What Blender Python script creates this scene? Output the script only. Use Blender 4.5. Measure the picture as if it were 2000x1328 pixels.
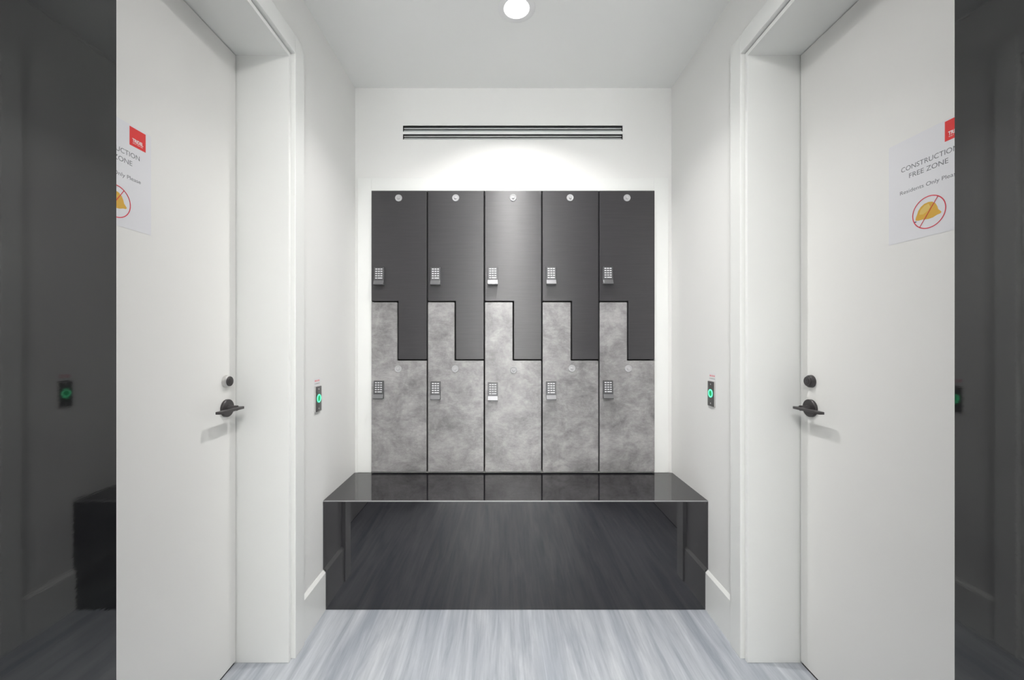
import bpy, bmesh, math, random
from mathutils import Vector, Matrix

S = bpy.context.scene
C = S.collection
for o in list(bpy.data.objects):
    bpy.data.objects.remove(o, do_unlink=True)

# ------------------------------------------------------------------ camera
cd = bpy.data.cameras.new('camera')
cam = bpy.data.objects.new('camera', cd); C.objects.link(cam)
cam.location = (-0.057, 0.0, 1.203)
cam.rotation_euler = (math.radians(90), 0, 0)
cd.sensor_width = 36.0; cd.lens = 14.4
cd.shift_x = 0.009; cd.clip_start = 0.02
S.camera = cam

# ------------------------------------------------------------------ world, exposure
W = bpy.data.worlds.new('world'); S.world = W; W.use_nodes = True
W.node_tree.nodes['Background'].inputs[0].default_value = (0.9, 0.95, 1, 1)
W.node_tree.nodes['Background'].inputs[1].default_value = 0.3
S.view_settings.view_transform = 'Standard'
S.view_settings.look = 'None'
S.view_settings.gamma = 1.0
S.view_settings.use_curve_mapping = False
S.cycles.sample_clamp_indirect = 4.0
S.view_settings.exposure = 1.58

CEIL = 2.571
# (x, y, watts) of the recessed lamps; the first is the one in view
DOWNLIGHTS = [(0.0, 1.69, 2.9), (0.0, 0.94, 1.9)]
FLUSH_FILL = (-0.02, -0.22, 10.5)     # added round fill light, unseen, behind the viewpoint
CORRIDOR_FILLS = [(-1.2, -1.95, 95.0), (1.2, -1.95, 95.0)]  # unseen downlights, added to send soft fill through the passage

def lamp(x, y, w, size=0.026, spread=168):
    l = bpy.data.lights.new('downlight_lamp', 'AREA')
    l.shape = 'DISK'; l.size = size; l.energy = w; l.spread = math.radians(spread); l.color = (1.0, 0.985, 0.965)
    return l

# ------------------------------------------------------------------ helpers
def PX(px, Y): return (px - 982) * Y / 800 - 0.057
def PZ(py, Y): return 1.203 - (py - 664) * Y / 800

def link(o, parent=None):
    C.objects.link(o)
    if parent is not None:
        o.parent = parent
    return o

def obj(name, bm, m, parent=None, smooth=None):
    me = bpy.data.meshes.new(name)
    bmesh.ops.recalc_face_normals(bm, faces=bm.faces)
    bm.to_mesh(me); bm.free()
    if m is not None: me.materials.append(m)
    o = bpy.data.objects.new(name, me); link(o, parent)
    if smooth is not None:
        for p in me.polygons: p.use_smooth = True
        me.set_sharp_from_angle(angle=math.radians(smooth))
    return o

def tag(o, label, cat, group=None, kind=None):
    o['label'] = label; o['category'] = cat
    if group: o['group'] = group
    if kind: o['kind'] = kind
    return o

def empty(name, loc=(0, 0, 0)):
    o = bpy.data.objects.new(name, None); o.empty_display_size = 0.05
    o.location = loc; return link(o)

def box(bm, x0, x1, y0, y1, z0, z1, bev=0.0, seg=2):
    t = bmesh.new()
    bmesh.ops.create_cube(t, size=1)
    for v in t.verts:
        v.co = Vector((x0 + (v.co.x + .5) * (x1 - x0), y0 + (v.co.y + .5) * (y1 - y0), z0 + (v.co.z + .5) * (z1 - z0)))
    if bev:
        bmesh.ops.bevel(t, geom=t.edges[:], offset=bev, segments=seg, profile=.5, affect='EDGES')
    merge(bm, t); return bm

def merge(bm, t, mat=None):
    if mat is not None: bmesh.ops.transform(t, matrix=mat, verts=t.verts)
    me = bpy.data.meshes.new('tmp'); t.to_mesh(me); t.free()
    bm.from_mesh(me); bpy.data.meshes.remove(me)

def B(*a, **k): return box(bmesh.new(), *a, **k)

def prism(pts, depth, bev=0.0, seg=2):
    """polygon in local XY, extruded from z=0 to z=-depth; front face at z=0 bevelled"""
    bm = bmesh.new()
    f = bm.faces.new([bm.verts.new((x, y, 0)) for x, y in pts])
    f.normal_update()
    if f.normal.z < 0: f.normal_flip()
    r = bmesh.ops.extrude_face_region(bm, geom=[f])
    vs = [v for v in r['geom'] if isinstance(v, bmesh.types.BMVert)]
    bmesh.ops.translate(bm, vec=(0, 0, -depth), verts=vs)
    if bev:
        es = [e for e in bm.edges if all(abs(v.co.z) < 1e-7 for v in e.verts)]
        bmesh.ops.bevel(bm, geom=es, offset=bev, segments=seg, profile=.5, affect='EDGES')
    return bm

def round_poly(pts, r, n=4):
    out = []; N = len(pts)
    for i in range(N):
        p = Vector(pts[i]); a = Vector(pts[i-1]); b = Vector(pts[(i+1) % N])
        d1 = (a - p).normalized(); d2 = (b - p).normalized()
        rr = min(r, (a-p).length*.45, (b-p).length*.45)
        p1 = p + d1*rr; p2 = p + d2*rr
        for k in range(n+1):
            t = k/n
            q = p1*(1-t)**2 + p*2*t*(1-t) + p2*t*t
            out.append((q.x, q.y))
    return out

def lathe(prof, n=40):
    """profile [(r, z)] spun around Z"""
    bm = bmesh.new(); rings = []
    for r, z in prof:
        if r < 1e-6: rings.append([bm.verts.new((0, 0, z))])
        else: rings.append([bm.verts.new((r*math.cos(2*math.pi*k/n), r*math.sin(2*math.pi*k/n), z)) for k in range(n)])
    for a, b in zip(rings, rings[1:]):
        for k in range(n):
            j = (k+1) % n
            if len(a) == 1 and len(b) == 1: continue
            if len(a) == 1: bm.faces.new((a[0], b[k], b[j]))
            elif len(b) == 1: bm.faces.new((a[k], a[j], b[0]))
            else: bm.faces.new((a[k], a[j], b[j], b[k]))
    return bm

def xf(bm, M):
    bmesh.ops.transform(bm, matrix=M, verts=bm.verts); return bm

def frame(origin, ux, uy, uz):
    M = Matrix.Identity(4)
    for i, v in enumerate((ux, uy, uz)):
        for j in range(3): M[j][i] = v[j]
    for j in range(3): M[j][3] = origin[j]
    return M
def F_BACK(x, y, z): return frame((x, y, z), (1,0,0), (0,0,1), (0,-1,0))      # faces camera
def F_LEFT(x, y, z): return frame((x, y, z), (0,1,0), (0,0,1), (1,0,0))       # on left wall, faces +x
def F_RIGHT(x, y, z): return frame((x, y, z), (0,-1,0), (0,0,1), (-1,0,0))    # on right wall, faces -x

# ------------------------------------------------------------------ materials
def mat(name, col, rough=.5, metal=0.0, ior=1.5, spec=None):
    m = bpy.data.materials.new(name); m.use_nodes = True
    b = m.node_tree.nodes['Principled BSDF']
    b.inputs['Base Color'].default_value = (*col, 1)
    b.inputs['Roughness'].default_value = rough
    b.inputs['Metallic'].default_value = metal
    b.inputs['IOR'].default_value = ior
    if spec is not None: b.inputs['Specular IOR Level'].default_value = spec
    return m
def nodes(m): return m.node_tree.nodes, m.node_tree.links, m.node_tree.nodes['Principled BSDF']
def noise(m, scale, stretch=(1,1,1), detail=5, rough=.55, dist=0.0):
    n, l, b = nodes(m)
    tc = n.new('ShaderNodeTexCoord'); mp = n.new('ShaderNodeMapping'); nz = n.new('ShaderNodeTexNoise')
    mp.inputs['Scale'].default_value = stretch
    nz.inputs['Scale'].default_value = scale; nz.inputs['Detail'].default_value = detail
    nz.inputs['Roughness'].default_value = rough; nz.inputs['Distortion'].default_value = dist
    oi = n.new('ShaderNodeObjectInfo'); ml = n.new('ShaderNodeMath'); ml.operation = 'MULTIPLY'; ml.inputs[1].default_value = 17.0
    l.new(oi.outputs['Random'], ml.inputs[0]); l.new(ml.outputs[0], mp.inputs['Location'])
    l.new(tc.outputs['Object'], mp.inputs[0]); l.new(mp.outputs[0], nz.inputs[0])
    return nz
def ramp(m, src, stops):
    n, l, b = nodes(m)
    r = n.new('ShaderNodeValToRGB'); e = r.color_ramp.elements
    e[0].position = stops[0][0]; e[0].color = (*stops[0][1], 1)
    e[1].position = stops[-1][0]; e[1].color = (*stops[-1][1], 1)
    for p, c in stops[1:-1]:
        q = e.new(p); q.color = (*c, 1)
    l.new(src, r.inputs[0]); return r
def mix(m, a, b_, fac, kind='MIX'):
    n, l, b = nodes(m)
    x = n.new('ShaderNodeMix'); x.data_type = 'RGBA'; x.blend_type = kind
    for s, v in ((6, a), (7, b_)):
        if hasattr(v, 'links'): l.new(v, x.inputs[s])
        else: x.inputs[s].default_value = (*v, 1)
    if hasattr(fac, 'links'): l.new(fac, x.inputs[0])
    else: x.inputs[0].default_value = fac
    return x.outputs[2]
def bump(m, src, strength, dist=.001):
    n, l, b = nodes(m)
    k = n.new('ShaderNodeBump'); k.inputs['Strength'].default_value = strength; k.inputs['Distance'].default_value = dist
    l.new(src, k.inputs['Height']); l.new(k.outputs[0], b.inputs['Normal'])

def paint(name, col, rough=.5, bmp=.06):
    m = mat(name, col, rough)
    bump(m, noise(m, 260, detail=3).outputs[0], bmp, .0006)
    return m
WALL = paint('wall_paint', (.85, .85, .835), .6)
CEILM = paint('ceiling_paint', (.88, .885, .87), .85)
TRIM = paint('trim_enamel', (.86, .868, .85), .35, .03)
DOORM = paint('door_enamel', (.84, .835, .815), .38, .03)

FLOOR = mat('streaked_floor', (.4, .4, .4), .32)
n, l, b = nodes(FLOOR)
f1 = noise(FLOOR, 3.2, (7.0, .55, 1), 8, .62, .6)
f2 = noise(FLOOR, 1.3, (2.2, .35, 1), 4, .5, .9)
f3 = noise(FLOOR, 22, (6.0, .22, 1), 5, .6, .15)
c1 = ramp(FLOOR, f1.outputs[0], [(.30, (.40, .425, .465)), (.50, (.565, .585, .615)), (.72, (.74, .755, .775))])
c2 = ramp(FLOOR, f2.outputs[0], [(.32, (.60, .64, .70)), (.68, (1, 1, 1))])
c3 = ramp(FLOOR, f3.outputs[0], [(.30, (.80, .81, .83)), (.62, (1, 1, 1))])
cc = mix(FLOOR, c1.outputs[0], c2.outputs[0], .75, 'MULTIPLY')
cc = mix(FLOOR, cc, c3.outputs[0], .8, 'MULTIPLY')
l.new(cc, b.inputs['Base Color'])

QUARTZ = mat('dark_polished_stone', (.03, .03, .034), .02, ior=1.76)
n, l, b = nodes(QUARTZ)
q1 = noise(QUARTZ, 5, (1, 1, 1), 7, .6, .8)
q2 = noise(QUARTZ, 420, (1, 1, 1), 1, .5)
qa = ramp(QUARTZ, q1.outputs[0], [(.3, (.011, .0105, .013)), (.7, (.021, .020, .024))])
qb = ramp(QUARTZ, q2.outputs[0], [(.80, (0, 0, 0)), (.86, (.12, .12, .12))])
l.new(mix(QUARTZ, qa.outputs[0], qb.outputs[0], 1.0, 'ADD'), b.inputs['Base Color'])

EDGE = mat('stone_edge_glint', (.20, .20, .205), .42, ior=1.9)  # paler chamfer colour paints in the lamp's bright line along the bench
PIER = mat('dark_glossy_panel', (.03, .03, .032), .03, ior=1.74)
n, l, b = nodes(PIER)
p1 = noise(PIER, 9, (1, 1, 1.6), 7, .65, .5)
l.new(ramp(PIER, p1.outputs[0], [(.3, (.003, .003, .004)), (.72, (.010, .011, .011))]).outputs[0], b.inputs['Base Color'])
p2 = noise(PIER, 35, (1, 1, 5), 4, .6)
bump(PIER, p2.outputs[0], .04, .0004)

def tangent_spread(m, aniso):
    n, l, b = nodes(m)
    t = n.new('ShaderNodeCombineXYZ'); t.inputs[2].default_value = 1.0   # brushed so that highlights run upright
    l.new(t.outputs[0], b.inputs['Tangent'])
    b.inputs['Anisotropic'].default_value = aniso

LOCK_UP = mat('charcoal_brushed_laminate', (.05, .048, .052), .46, ior=1.75)
n, l, b = nodes(LOCK_UP)
u1 = noise(LOCK_UP, 60, (.12, 1, 4.5), 6, .6)
l.new(ramp(LOCK_UP, u1.outputs[0], [(.25, (.030, .028, .032)), (.75, (.046, .043, .047))]).outputs[0], b.inputs['Base Color'])
u2 = noise(LOCK_UP, 120, (.06, 1, 6), 4, .6)
bump(LOCK_UP, u2.outputs[0], .35, .0008)

LOCK_LO = mat('concrete_look_laminate', (.3, .3, .3), .42, ior=1.7)
n, l, b = nodes(LOCK_LO)
k1 = noise(LOCK_LO, 7.5, (1, 1, 1.1), 10, .74, .3)
k2 = noise(LOCK_LO, 48, (.6, 1, 1.7), 9, .8, .3)
ka = ramp(LOCK_LO, k1.outputs[0], [(.37, (.205, .199, .202)), (.5, (.320, .311, .313)), (.63, (.435, .425, .425))])
kb = ramp(LOCK_LO, k2.outputs[0], [(.36, (.68, .68, .68)), (.62, (1.0, 1.0, 1.0))])
l.new(mix(LOCK_LO, ka.outputs[0], kb.outputs[0], .8, 'MULTIPLY'), b.inputs['Base Color'])
bump(LOCK_LO, k2.outputs[0], .15, .0008)

tangent_spread(LOCK_UP, .93); tangent_spread(LOCK_LO, .9)
BLACK = mat('black_carcass', (.012, .012, .013), .7)
LOCKM = mat('keypad_grey_metal', (.10, .10, .105), .34, metal=.35)
LIPM = mat('keypad_lip_metal', (.27, .27, .28), .34, metal=.95)
KEYM = mat('keypad_key_silver', (.72, .72, .74), .4)
BADGE = mat('badge_silver', (.46, .46, .47), .5, metal=.1)
BRONZE = mat('dark_hardware', (.055, .05, .052), .36, metal=.35, ior=1.6)
SILVER = mat('satin_silver', (.62, .61, .60), .3, metal=.9)
PLATE = mat('dark_steel_plate', (.16, .155, .155), .35, metal=.6)
VENTM = mat('vent_aluminium', (.55, .57, .57), .45, metal=.1)
VENTB = mat('vent_black_void', (.008, .008, .008), .8)
PAPER = mat('laminated_paper', (.80, .80, .83), .3)
INK = mat('grey_ink', (.18, .19, .20), .6)
RED = mat('red_print', (.80, .03, .03), .45)
RING = mat('red_ring_print', (.72, .03, .06), .5)
YEL = mat('yellow_print', (.72, .42, .06), .5)
YEL2 = mat('pale_yellow_print', (.78, .56, .16), .5)
NAVY = mat('navy_print', (.06, .05, .14), .5)
WHITE = mat('white_print', (.85, .85, .85), .5)
STK = mat('sticker_white', (.82, .82, .83), .4)
PINK = mat('sticker_red_marks', (.80, .30, .32), .5)
GMARK = mat('sticker_grey_marks', (.45, .47, .46), .5)
GAP_SHADE = mat('door_bottom_seal', (.02, .02, .02), .8)  # black strip that paints the shade in the gap under the door
def emis(name, col, s, base=(.1, .1, .1)):
    m = mat(name, base, .4)
    b = m.node_tree.nodes['Principled BSDF']
    b.inputs['Emission Color'].default_value = (*col, 1); b.inputs['Emission Strength'].default_value = s
    return m
GLOW = emis('green_led_ring', (.08, 1.0, .42), .62)
GLOW2 = emis('green_led_centre', (.0, .42, .12), .22, (.02, .2, .08))
LENS = emis('lamp_lens', (1, .99, .97), 5.0, (.8, .8, .8))
FILLM = emis('fill_light_diffuser', (1, .99, .97), 1.0, (.8, .8, .8))
for _m in (FILLM, GLOW, GLOW2): _m.cycles.emission_sampling = 'NONE'

# ------------------------------------------------------------------ setting
WL, WR = -0.859, 0.859
YB = 2.225            # back wall plane
def struct(name, bm, m, label, cat, parent=None):
    o = obj(name, bm, m, parent)
    if parent is None: tag(o, label, cat, kind='structure')
    return o

struct('floor', B(-2.2, 2.2, -2.7, 2.9, -.08, 0), FLOOR, 'pale blue grey floor with long streaks', 'floor')

# ceiling with holes for the downlights
def ceiling():
    bm = bmesh.new(); s = .0535
    cuts = sorted(DOWNLIGHTS + CORRIDOR_FILLS, key=lambda c: c[1])
    rows = {}
    for x, y, w in cuts: rows.setdefault(y, []).append(x)
    y0 = -2.7
    for y in sorted(rows):
        box(bm, -2.2, 2.2, y0, y-s, CEIL, CEIL+.06)
        x0 = -2.2
        for x in sorted(rows[y]):
            box(bm, x0, x-s, y-s, y+s, CEIL, CEIL+.06); x0 = x+s
        box(bm, x0, 2.2, y-s, y+s, CEIL, CEIL+.06)
        y0 = y+s
    box(bm, -2.2, 2.2, y0, 2.9, CEIL, CEIL+.06)
    box(bm, -2.2, 2.2, -2.7, 2.9, CEIL+.1, CEIL+.12)
    return bm
struct('ceiling', ceiling(), CEILM, 'plain white ceiling above the locker alcove', 'ceiling')

LX0, LX1 = PX(725, 2.205), PX(1279, 2.205)
LZ0, LZ1 = .4885, PZ(372, 2.205)
VX0, VX1 = PX(787, YB), PX(1216, YB)
bm = bmesh.new()   # back wall around the locker niche
box(bm, WL-.3, LX0-.004, YB, 2.85, 0, CEIL)
box(bm, LX1+.004, WR+.3, YB, 2.85, 0, CEIL)
box(bm, LX0-.004, LX1+.004, YB, 2.85, 0, LZ0-.002)
box(bm, LX0-.004, LX1+.004, YB, 2.85, LZ1+.004, PZ(274, YB))
box(bm, LX0-.004, LX1+.004, 2.70, 2.85, LZ0-.002, LZ1+.004)
# slot cut for the air diffuser
VZ0, VZ1 = PZ(272.5, YB), PZ(245, YB)
box(bm, LX0-.004, VX0, YB, 2.85, PZ(274, YB), CEIL)
box(bm, VX1, LX1+.004, YB, 2.85, PZ(274, YB), CEIL)
box(bm, VX0, VX1, YB, 2.85, PZ(274, YB), VZ0)
box(bm, VX0, VX1, YB, 2.85, VZ1, CEIL)
box(bm, VX0, VX1, YB+.1, 2.85, VZ0, VZ1)
struct('wall_back', bm, WALL, 'white back wall behind the lockers', 'wall')

# flat white surround board around the lockers
FX0, FX1, FZ1, FY = PX(698.5, 2.213), PX(1305.5, 2.213), PZ(347, 2.213), 2.213
bm = bmesh.new()
box(bm, FX0, LX0-.001, FY, YB-.0005, LZ0-.002, FZ1, .0015)
box(bm, LX1+.001, FX1, FY, YB-.0005, LZ0-.002, FZ1, .0015)
box(bm, LX0-.001, LX1+.001, FY, YB-.0005, LZ1+.001, FZ1, .0015)
struct('trim_1', bm, TRIM, 'flat white board framing the block of lockers', 'trim')

DY0, DY1 = .612, 1.522     # door leaf from hinge to strike
DH = 2.260
for s, nm in ((-1, 'left'), (1, 'right')):
    w = abs(WL)
    def bx(bm, x0, x1, y0, y1, z0, z1, **k):
        a, c = sorted((s*x0, s*x1)); box(bm, a, c, y0, y1, z0, z1, **k)
    bm = bmesh.new()
    bx(bm, w, 1.35, 1.541, YB-.0005, 0, CEIL)
    bx(bm, w, 1.35, .531, 1.541, 2.279, CEIL)
    bx(bm, w, 1.35, .531, .596, 0, 2.279)
    bx(bm, 1.16, 1.35, .596, 1.541, 0, 2.279)
    struct('wall_'+nm, bm, WALL, 'white %s side wall of the alcove' % nm, 'wall')
    # baseboard with bright chamfered top
    bm = bmesh.new()
    prof = [(0, 0), (.012, 0), (.012, .166), (.002, .178), (0, .178)]
    t = prism([(s*(w-p-.0003), z) for p, z in prof], .2105)
    xf(t, frame((0, 1.616, 0), (1,0,0), (0,0,1), (0,-1,0)))
    merge(bm, t)
    struct('baseboard_'+nm, bm, TRIM, 'white baseboard between the %s door casing and the bench' % nm, 'baseboard')
    # door: frame, casing, leaf
    d = empty('door_%d' % (1 if s < 0 else 2), (s*1.05, DY0, 0))
    tag(d, 'flush white %s door set deep in a white frame' % nm, 'door', kind='structure')
    inv = Matrix.Translation((-s*1.05, -DY0, 0))
    def dobj(name, bm, m, parent=d, smooth=None): return obj(name, xf(bm, inv), m, parent, smooth)
    bm = bmesh.new()
    bx(bm, .854, 1.155, 1.5255, 1.5405, 0.0005, 2.278, bev=.0008)
    bx(bm, .854, 1.155, .597, .611, 0.0005, 2.278, bev=.0008)
    bx(bm, .854, 1.155, .611, 1.5255, 2.263, 2.278, bev=.0008)
    dobj('door_frame', bm, TRIM)
    bm = bmesh.new()
    bx(bm, .839, w-.0003, 1.545, 1.615, 0.0005, 2.353, bev=.002)
    bx(bm, .839, w-.0003, .533, .592, 0.0005, 2.353, bev=.002)
    bx(bm, .839, w-.0003, .592, 1.545, 2.283, 2.353, bev=.002)
    dobj('casing', bm, TRIM)
    bm = bmesh.new()
    bx(bm, 1.050, 1.094, DY0+.001, DY1, .010, DH, bev=.001)
    leaf = dobj('door_leaf', bm, DOORM)
    bm = bmesh.new()
    bx(bm, 1.054, 1.09, DY0+.004, DY1-.002, .0012, .0098)
    dobj('bottom_seal', bm, GAP_SHADE)
    # lever handle: rosette, neck, flat lever (rests on the leaf)
    FD = F_LEFT if s < 0 else F_RIGHT
    hy = 1.470; hz = PZ(797, 1.470)
    rs = lathe([(0, .0005), (.0315, .0005), (.0315, .008), (.0300, .0095), (.0, .0095)])
    t = lathe([(.0115, .0095), (.0105, .016), (.0095, .018), (.0095, .040), (0, .040)], 24); merge(rs, t)
    ros = dobj('rosette', xf(rs, FD(s*1.05, hy, hz)), BRONZE, d, 30)
    # flat horizontal lever: slim rounded plate, runs away from the jamb towards the hinge
    lv = round_poly([(hy+.016, .036), (hy+.016, .0565), (hy-.108, .0565), (hy-.108, .036)], .004, 4)
    t = prism([(s*(1.05-p), y) for y, p in lv], .0085, .0012)
    xf(t, Matrix.Translation((0, 0, hz+.0045)))
    lever = dobj('lever', t, BRONZE, ros, 35)
    # deadbolt cylinder
    cy = lathe([(0, .0005), (.0225, .0005), (.0215, .010), (.0175, .013), (.0175, .0135)], 40)
    z2 = PZ(744.5, 1.470)
    col = dobj('deadbolt_collar', xf(cy, FD(s*1.05, 1.468, z2)), SILVER if s < 0 else BRONZE, d, 30)
    t = lathe([(.0172, .0128), (.0172, .0165), (.0160, .0175), (0, .0175)], 40)
    t2 = lathe([(.0105, .0175), (.0105, .0188), (0, .0188)], 30); merge(t, t2)
    box(t2 := bmesh.new(), -.0012, .0012, -.006, .006, .0188, .0194); merge(t, t2)
    dobj('deadbolt_cylinder', xf(t, FD(s*1.05, 1.468, z2)), BRONZE, col, 30)
    if s < 0: col['label'] = 'silver deadbolt collar'

# dark glossy panelled piers either side of the viewpoint
struct('wall_near_left', B(-1.35, -.557, -1.30, .530, 0, CEIL), PIER, 'dark glossy panelled pier at the left edge of the view', 'wall')
struct('wall_near_right', B(.521, 1.35, -1.30, .524, 0, CEIL), PIER, 'dark glossy panelled pier at the right edge of the view', 'wall')
bm = bmesh.new()
box(bm, -2.2, 2.2, -2.75, -2.65, 0, CEIL)
box(bm, -2.25, -2.15, -2.65, -1.30, 0, CEIL); box(bm, 2.15, 2.25, -2.65, -1.30, 0, CEIL)
box(bm, -2.15, -1.35, -1.40, -1.301, 0, CEIL); box(bm, 1.35, 2.15, -1.40, -1.301, 0, CEIL)
struct('wall_rear', bm, WALL, 'white corridor wall behind the viewpoint', 'wall')

# ------------------------------------------------------------------ downlights
def downlight(x, y, w, label, first):
    t = empty('recessed_downlight', (x, y, CEIL))
    tag(t, label, 'light', 'recessed downlights')
    r = lathe([(.0525, .0), (.0528, -.0015), (.075, -.002), (.077, -.0010), (.077, -.0004), (.0525, -.0002)], 56)
    obj('trim_ring', r, WHITE, t, 40)
    r = lathe([(.0525, -.0004), (.052, .004), (.041, .040)], 56)
    obj('reflector', r, WHITE, t, 40)
    r = lathe([(0, .0385), (.0385, .0385), (.0405, .0400), (.0405, .046), (0, .046)], 48)
    obj('lens', r, LENS, t, 40)
    lo = bpy.data.objects.new('lamp', lamp(x, y, w, spread=(122, 165)[i] if first else 172)); lo.location = (0, 0, .012); link(lo, t)
for i, (x, y, w) in enumerate(DOWNLIGHTS):
    downlight(x, y, w, ['small round recessed downlight, lit, in ceiling in front of the lockers',
                        'second recessed downlight, above the doors nearer the viewpoint'][i], True)
for i, (x, y, w) in enumerate(CORRIDOR_FILLS):
    downlight(x, y, w, 'added fill downlight in rear corridor ceiling, %s end' % ('left', 'right')[i], False)

fl = empty('ceiling_fill_light', (FLUSH_FILL[0], FLUSH_FILL[1], CEIL)); tag(fl, 'added round fill light on the ceiling between the dark piers', 'light')
obj('base', lathe([(0, -.0002), (.27, -.0002), (.27, -.045), (.26, -.05), (.262, -.044), (.0, -.044)], 56), WHITE, fl, 40)
obj('diffuser', lathe([(0, -.0442), (.258, -.0442), (.252, -.05), (0, -.055)], 56), FILLM, fl, 40)
ll = lamp(0, 0, FLUSH_FILL[2], size=.5, spread=180); lo = bpy.data.objects.new('lamp', ll); lo.location = (0, 0, -.058); link(lo, fl)

# ------------------------------------------------------------------ bench
by = 1.826; bz = .486
b_ = empty('stone_bench', (0, by, 0))
tag(b_, 'dark polished stone bench between the walls below the lockers', 'bench')
inv = Matrix.Translation((0, -by, 0))
def ch(bm, es_fn, off):
    es = [e for e in bm.edges if es_fn(e)]
    bmesh.ops.bevel(bm, geom=es, offset=off, segments=2, profile=.5, affect='EDGES')
t = B(WL+.0005, WR-.0005, by, 2.2125, bz-.02, bz)
ch(t, lambda e: all(abs(v.co.y-by) < 1e-5 and abs(v.co.z-bz) < 1e-5 for v in e.verts), .0042)
slab = obj('seat_slab', xf(t, inv), QUARTZ, b_)
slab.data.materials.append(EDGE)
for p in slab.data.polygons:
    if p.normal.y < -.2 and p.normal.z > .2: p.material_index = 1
t = B(WL+.0125, WR-.0125, by+.0005, by+.02, .0005, bz-.0202)
obj('front_panel', xf(t, inv), QUARTZ, b_)
for xa in (WL+.0005, WR-.0123):
    obj('side_filler', xf(B(xa, xa+.0118, by+.0005, by+.02, .179, bz-.0202), inv), QUARTZ, b_)

# ------------------------------------------------------------------ lockers
CX = [725, 834.5, 946, 1058.5, 1170, 1279]
NX = [777, 889, 1002.5, 1116, 1226]
Y0 = 2.203
XS = [PX(v, Y0) for v in CX]; XN = [PX(v, Y0) for v in NX]
ZT, ZM, ZL, ZB = PZ(372, Y0), PZ(589, Y0), PZ(703, Y0), .4950
def zpoly(kind, i, g):
    x0, x1, nx = XS[i], XS[i+1], XN[i]
    gl = g*.35 if i == 0 else g
    gr = g*.35 if i == 4 else g
    if kind == 'up':
        return [(x0+gl, ZT-.001), (x1-gr, ZT-.001), (x1-gr, ZL+g), (nx+g, ZL+g), (nx+g, ZM+g), (x0+gl, ZM+g)]
    return [(x0+gl, ZM-g), (nx-g, ZM-g), (nx-g, ZL-g), (x1-gr, ZL-g), (x1-gr, ZB), (x0+gl, ZB)]

def keypad_lock_mesh():
    # side profile in (out, up), width along x
    prof = [(.0, .0), (.0, .095), (.010, .095), (.012, .0935), (.0165, .0265), (.0165, .0255), (.0275, .0035), (.0275, .0)]
    bm = bmesh.new(); w = .0265
    A = [bm.verts.new((-w, p, z)) for p, z in prof]; D = [bm.verts.new((w, p, z)) for p, z in prof]
    bm.faces.new(A); bm.faces.new(D[::-1])
    N = len(prof)
    for i in range(N):
        j = (i+1) % N
        bm.faces.new((A[i], D[i], D[j], A[j]))
    es = [e for e in bm.edges if abs(abs(e.verts[0].co.x)-w) < 1e-6 and e.verts[0].co.x == e.verts[1].co.x and min(v.co.y for v in e.verts) > .005]
    bmesh.ops.recalc_face_normals(bm, faces=bm.faces)
    bmesh.ops.bevel(bm, geom=es, offset=.0012, segments=2, profile=.5, affect='EDGES')
    # to world axes: out -> -y
    return xf(bm, Matrix(((1,0,0,0), (0,-1,0,0), (0,0,1,0), (0,0,0,1))))
def lip_mesh():
    bm = prism(round_poly([(-.0262, 0), (.0262, 0), (.0262, .0225), (-.0262, .0225)], .0015, 2), .0012, .0004)
    L = math.hypot(.011, .022); ny, nz = -.022/L, .011/L    # outward normal of the lip
    uy = Vector((0, .011/L, .022/L)); nn = Vector((0, ny, nz))
    return xf(bm, frame((0, -.0275+ny*.001, .0035+nz*.001), (1,0,0), uy, nn))
keymesh = {}
def key_mesh(w):
    bm = prism(round_poly([(-w, -.0026), (w, -.0026), (w, .0026), (-w, .0026)], .001, 2), .0024, .0005)
    a = math.atan2(.0045, .067)
    # front face leans: top is closer to door
    uy = Vector((0, math.sin(a), math.cos(a))); nn = Vector((0, -math.cos(a), math.sin(a)))
    return xf(bm, frame((0, 0, 0), (1,0,0), uy, nn))
def badge_mesh():
    r = lathe([(0, .0015), (.0125, .0015), (.0130, .0022), (.0165, .0034), (.0182, .0028), (.0190, .0006), (.0190, .0)], 40)
    return xf(r, frame((0,0,0), (1,0,0), (0,0,1), (0,-1,0)))
def boss_mesh():
    r = lathe([(.0068, .0012), (.0068, .0060), (.0055, .0072), (0, .0075)], 28)
    t = bmesh.new(); box(t, -.0020, .0020, .0095, .0125, .0012, .0032, .0005); merge(r, t)
    return xf(r, frame((0,0,0), (1,0,0), (0,0,1), (0,-1,0)))

M_LOCK = M_LIP = M_BADGE = M_BOSS = None
def shared(name, mesh, m, parent, loc, smooth=35):
    o = bpy.data.objects.new(name, mesh); o.location = loc; link(o, parent); return o
def to_mesh(name, bm, m, smooth=35):
    bmesh.ops.recalc_face_normals(bm, faces=bm.faces)
    me = bpy.data.meshes.new(name); bm.to_mesh(me); bm.free(); me.materials.append(m)
    for p in me.polygons: p.use_smooth = True
    me.set_sharp_from_angle(angle=math.radians(smooth)); return me
ML = to_mesh('keypad_lock', keypad_lock_mesh(), LOCKM, 12)
MP = to_mesh('pull_lip', lip_mesh(), LIPM, 5)
MB1 = to_mesh('badge', badge_mesh(), BADGE)
MB2 = to_mesh('badge_stud', boss_mesh(), BADGE)
MK = to_mesh('key', key_mesh(.0052), KEYM, 5)
MKW = to_mesh('wide_key', key_mesh(.0122), KEYM, 5)

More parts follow.
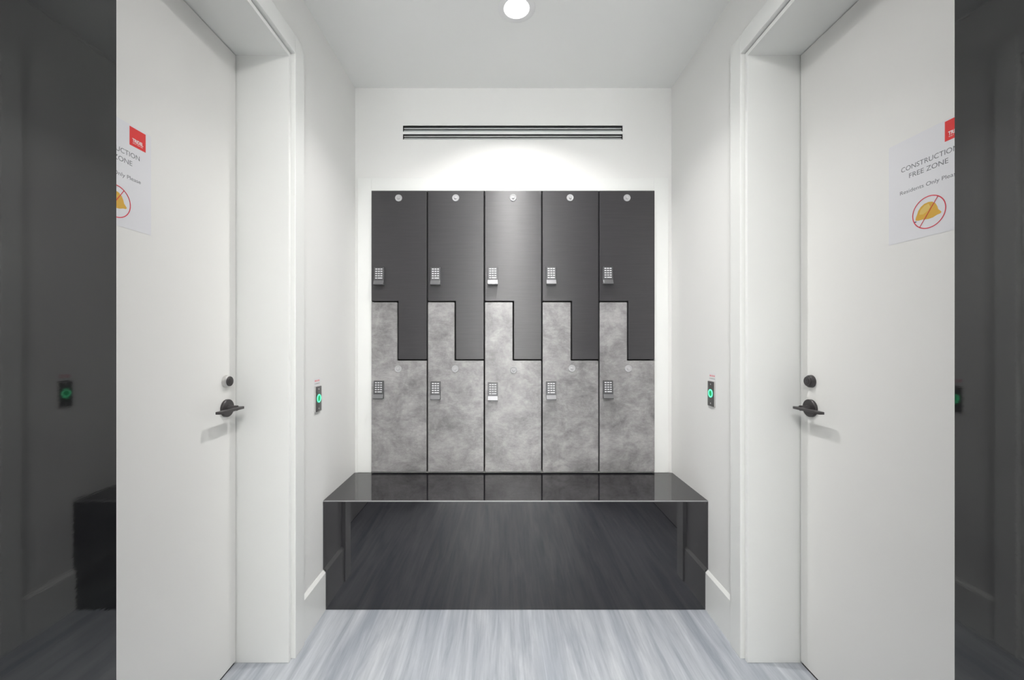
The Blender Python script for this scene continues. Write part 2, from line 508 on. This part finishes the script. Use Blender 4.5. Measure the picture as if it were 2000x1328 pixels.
LOCKPX = {'up': [(739, 556), (850, 556), (962.3, 555.5), (1077, 555), (1188.3, 554.5)],
          'lo': [(738.3, 779.5), (850, 781), (962.4, 783), (1077, 781), (1188.6, 779)]}
BADPX = {'up': [(778.5, 386.8), (890, 386.5), (1002, 386.2), (1113.5, 386.2), (1224.6, 386.5)],
         'lo': [(777.5, 720.5), (889, 720.5), (1003, 722.5), (1117, 719.5), (1227, 720)]}
COLN = ['leftmost', 'second from left', 'middle', 'second from right', 'rightmost']
def locker(kind, i):
    x0 = (XS[i]+XS[i+1])/2; z0 = ZM if kind == 'up' else ZB
    t = empty('z_shaped_locker', (x0, Y0, z0))
    if kind == 'up':
        tag(t, 'charcoal upper locker with step-shaped door, %s in the dark row' % COLN[i], 'locker', 'charcoal upper lockers')
    else:
        tag(t, 'concrete-look grey lower locker above the bench, %s in the grey row' % COLN[i], 'locker', 'concrete grey lower lockers')
    iv = Matrix.Translation((-x0, -Y0, -z0))
    m = LOCK_UP if kind == 'up' else LOCK_LO
    g = .0040
    P = zpoly(kind, i, g)
    # round only the convex corners away from the block's outline
    pts = []
    for k, p in enumerate(P):
        a = Vector(P[k-1]); b = Vector(P[(k+1) % len(P)]); q = Vector(p)
        outer = abs(p[1]-(ZT-.001)) < 1e-6 or (i == 0 and k in (0, 5)) 
        r = .0012 if outer else .0048
        d1 = (a-q).normalized(); d2 = (b-q).normalized()
        for s_ in range(5):
            u = s_/4; c = (q+d1*r)*(1-u)**2 + q*2*u*(1-u) + (q+d2*r)*u*u
            pts.append((c.x, c.y))
    bm = xf(prism(pts, .018, .0009), F_BACK(0, Y0, 0))
    obj('door', xf(bm, iv), m, t)
    bm = xf(prism(zpoly(kind, i, .0015), .44), F_BACK(0, Y0+.0185, 0))
    obj('carcass', xf(bm, iv), BLACK, t)
    px, py = LOCKPX[kind][i]
    lx = PX(px, Y0-.022); lz = PZ(py, Y0-.0275)
    lo = bpy.data.objects.new('keypad_lock', ML); lo.location = (lx-x0, -.0003, lz-z0); link(lo, t)
    lp = bpy.data.objects.new('pull_lip', MP); link(lp, lo)
    for r in range(5):
        z = .0855 - r*.0121
        out = .012 + (.0935 - z)/.067*.0045 + .0012
        for c in range(3):
            if r == 4 and c == 2: continue
            me = MKW if (r == 4 and c == 1) else MK
            x = (-.0138, 0, .0138)[c] if me is MK else .0069
            ko = bpy.data.objects.new('key', me); ko.location = (x, -out, z); link(ko, lo)
    px, py = BADPX[kind][i]
    ba = bpy.data.objects.new('round_badge', MB1)
    ba.location = (PX(px, Y0)-x0, -.0003, PZ(py, Y0)-z0); link(ba, t)
    bo = bpy.data.objects.new('stud', MB2); link(bo, ba)
for i in range(5): locker('up', i)
for i in range(5): locker('lo', i)

# ------------------------------------------------------------------ linear air diffuser
vt = empty('linear_slot_diffuser', (0, YB, (VZ0+VZ1)/2))
tag(vt, 'long two-slot black linear air diffuser high on the back wall', 'vent')
iv = Matrix.Translation((0, -YB, -(VZ0+VZ1)/2))
obj('backing', xf(B(VX0+.0005, VX1-.0005, YB+.06, YB+.065, VZ0+.0005, VZ1-.0005), iv), VENTB, vt)
zc = lambda p: PZ(p, YB)
obj('divider', xf(B(VX0+.0005, VX1-.0005, YB-.0012, YB+.05, zc(262.3), zc(257.2), .0006), iv), TRIM, vt)
for top, mid, bot in ((246.9, 250.4, 256.6), (262.6, 265.8, 272.0)):
    t = bmesh.new()
    # thin dark frame
    box(t, VX0+.0005, VX1-.0005, YB-.0008, YB+.05, zc(top+1.0), zc(top-.6)-.0006)
    box(t, VX0+.0005, VX0+.003, YB-.0008, YB+.05, zc(bot), zc(top)); box(t, VX1-.003, VX1-.0005, YB-.0008, YB+.05, zc(bot), zc(top))
    obj('slot_frame', xf(t, iv), VENTB, vt)
    obj('blade', xf(B(VX0+.004, VX1-.004, YB+.004, YB+.03, zc(mid+.6), zc(top+1.8), .0008), iv), VENTM, vt)
    obj('blade', xf(B(VX0+.004, VX1-.004, YB+.001, YB+.03, zc(bot)+.0005, zc(bot-2.0), .0008), iv), VENTM, vt)

# ------------------------------------------------------------------ notices on the doors
def text_bm(body, size, align='CENTER', xs=1.0, bold=0.0):
    cu = bpy.data.curves.new('t', 'FONT'); cu.body = body; cu.size = size
    cu.align_x = align; cu.offset = bold; cu.extrude = 0.00008; cu.resolution_u = 6
    o = bpy.data.objects.new('t', cu); C.objects.link(o)
    dg = bpy.context.evaluated_depsgraph_get()
    me = bpy.data.meshes.new_from_object(o.evaluated_get(dg), depsgraph=dg)
    bpy.data.objects.remove(o, do_unlink=True); bpy.data.curves.remove(cu)
    bm = bmesh.new(); bm.from_mesh(me); bpy.data.meshes.remove(me)
    if xs != 1.0: bmesh.ops.scale(bm, vec=(xs, 1, 1), verts=bm.verts)
    return bm
def fit(bm, width, x, y, z=.0006):
    """scale the text to a width and put its centre at x, baseline at y"""
    a = min(v.co.x for v in bm.verts); b = max(v.co.x for v in bm.verts)
    k = width/(b-a)
    for v in bm.verts:
        v.co.x = x + (v.co.x-(a+b)/2)*k; v.co.y += y; v.co.z += z
    return bm
def ring(r0, r1, n=64, th=.0001):
    return lathe([(r0, 0), (r0, th), (r1, th), (r1, 0)], n)

def notice(F, x, y, z, label):
    """sheet 216 x 279 mm, local origin at its lower left corner seen from the room"""
    t = empty('notice_sheet', (x, y, z)); tag(t, label, 'sign', 'notices taped to the doors')
    R = F(0, 0, 0)
    def po(name, bm, m, parent=None): return obj(name, xf(bm, R), m, parent or t)
    sh = prism(round_poly([(0, 0), (.216, 0), (.216, .279), (0, .279)], .002, 3), .0003)
    sh = xf(sh, Matrix.Translation((0, 0, .0006)))
    po('sheet', sh, PAPER)
    bm = fit(text_bm('CONSTRUCTION', .0185), .143, .108, .193)
    merge(bm, fit(text_bm('FREE ZONE', .0185), .098, .108, .170))
    po('headline_lettering', bm, INK)
    po('small_lettering', fit(text_bm('Residents Only Please', .0145), .149, .108, .1315), INK)
    sq = xf(prism([(0, 0), (.049, 0), (.049, .050), (0, .050)], .0002), Matrix.Translation((.149, .225, .0009)))
    lg = po('red_logo_square', sq, RED)
    bm = fit(text_bm('TRIDEL', .0125, bold=.0004), .033, .1735, .2375, .0010)
    merge(bm, fit(text_bm('BUILT FOR LIFE', .0038), .030, .1735, .2325, .0010))
    po('logo_lettering', bm, WHITE, lg)
    cx, cy = .110, .062
    hat = [(-.037, -.014), (-.036, -.006), (-.032, .003), (-.029, .012), (-.022, .021), (-.012, .027), (0, .0285),
           (.010, .026), (.018, .019), (.023, .009), (.0255, .000), (.031, -.006), (.034, -.010), (.031, -.0135),
           (.022, -.0145), (.012, -.0185), (-.002, -.0195), (-.016, -.0165), (-.028, -.0165)]
    h = xf(prism([(cx+a*.92, cy+b_*.92) for a, b_ in hat], .0001), Matrix.Translation((0, 0, .0008)))
    hh = po('hard_hat_print', h, YEL)
    hl = [(-.024, .000), (-.020, .012), (-.010, .020), (0, .022), (.004, .012), (-.002, .004), (-.014, -.002)]
    po('hat_highlight', xf(prism([(cx+a, cy+b_) for a, b_ in hl], .0001), Matrix.Translation((0, 0, .0009))), YEL2, hh)
    nv = [(-.038, -.0195), (-.0365, -.015), (-.029, -.0165)]
    po('hat_strap', xf(prism([(cx+a, cy+b_) for a, b_ in nv], .0001), Matrix.Translation((0, 0, .00095))), NAVY, hh)
    bm = xf(ring(.0400, .0423), Matrix.Translation((cx, cy, .0010)))
    a = math.radians(56)
    sl = B(-.0405, .0405, -.0009, .0009, 0, .0001)
    xf(sl, Matrix.Translation((cx, cy, .0010)) @ Matrix.Rotation(a, 4, 'Z')); merge(bm, sl)
    po('prohibition_ring', bm, RING)
    return t
notice(F_RIGHT, 1.050, 1.174, 1.4735, 'white paper notice on the right door, its logo square cut off by the dark pier')
notice(F_LEFT, -1.050, .940, 1.498, 'white paper notice on the left door, red logo square fully in view')

# ------------------------------------------------------------------ touchless exit buttons and stickers
def exit_button(F, x, y, z, label):
    t = empty('exit_button', (x, y, z)); tag(t, label, 'button', 'green-lit exit buttons')
    R = F(0, 0, 0)
    def po(name, bm, m, parent=None, sm=35): return obj(name, xf(bm, R), m, parent or t, sm)
    bk = po('mounting_frame', xf(prism(round_poly([(-.0275, -.055), (.0275, -.055), (.0275, .055), (-.0275, .055)], .002), .0060, .0008), Matrix.Translation((0, 0, .0063))), SILVER)
    pl = po('faceplate', xf(prism(round_poly([(-.0265, -.0535), (.0265, -.0535), (.0265, .0535), (-.0265, .0535)], .002), .0012, .0004), Matrix.Translation((0, 0, .0077))), PLATE)
    r = lathe([(.0130, .0078), (.0130, .0098), (.0140, .0106), (.0170, .0106), (.0180, .0098), (.0180, .0078)], 48)
    po('light_ring', xf(r, Matrix.Translation((0, .002, 0))), GLOW)
    r = lathe([(0, .0088), (.0110, .0088), (.0129, .0084), (.0129, .0078)], 40)
    po('sensor_disc', xf(r, Matrix.Translation((0, .002, 0))), GLOW2)
    for sy in (-.0415, .0415):
        r = lathe([(0, .0092), (.0028, .0090), (.0036, .0078)], 20)
        po('screw', xf(r, Matrix.Translation((0, sy, 0))), SILVER)
    return t
def sticker(F, x, y, z, label):
    t = empty('label_sticker', (x, y, z)); tag(t, label, 'sticker', 'stickers above the exit buttons')
    R = F(0, 0, 0)
    obj('sticker_sheet', xf(xf(prism(round_poly([(-.0285, 0), (.0285, 0), (.0285, .033), (-.0285, .033)], .002), .0003), Matrix.Translation((0, 0, .0006))), R), STK, t)
    # two rows of small print, red above grey, too small to read
    random.seed(5)
    for nm, y0, h, m in (('red_print_row', .017, .0075, PINK), ('grey_print_row', .006, .005, GMARK)):
        bm = bmesh.new(); xx = -.023
        while xx < .021:
            w = random.choice((.0028, .0036, .0044))
            box(bm, xx, xx+w, y0, y0+h, .0006, .0007); xx += w + random.choice((.0008, .0008, .0025))
        obj(nm, xf(bm, R), m, t)
zr = PZ(769.0, 1.79); zl = PZ(778.8, 1.768)
exit_button(F_RIGHT, WR-.0002, 1.7895, zr, 'dark exit button plate with green ring on the right wall')
sticker(F_RIGHT, WR-.0001, 1.7895, zr+.0575, 'small white sticker with red line above the right exit button')
exit_button(F_LEFT, WL+.0002, 1.7685, zl, 'dark exit button plate with green ring on the left wall')
sticker(F_LEFT, WL+.0001, 1.7685, zl+.0575, 'small white sticker with red line above the left exit button')
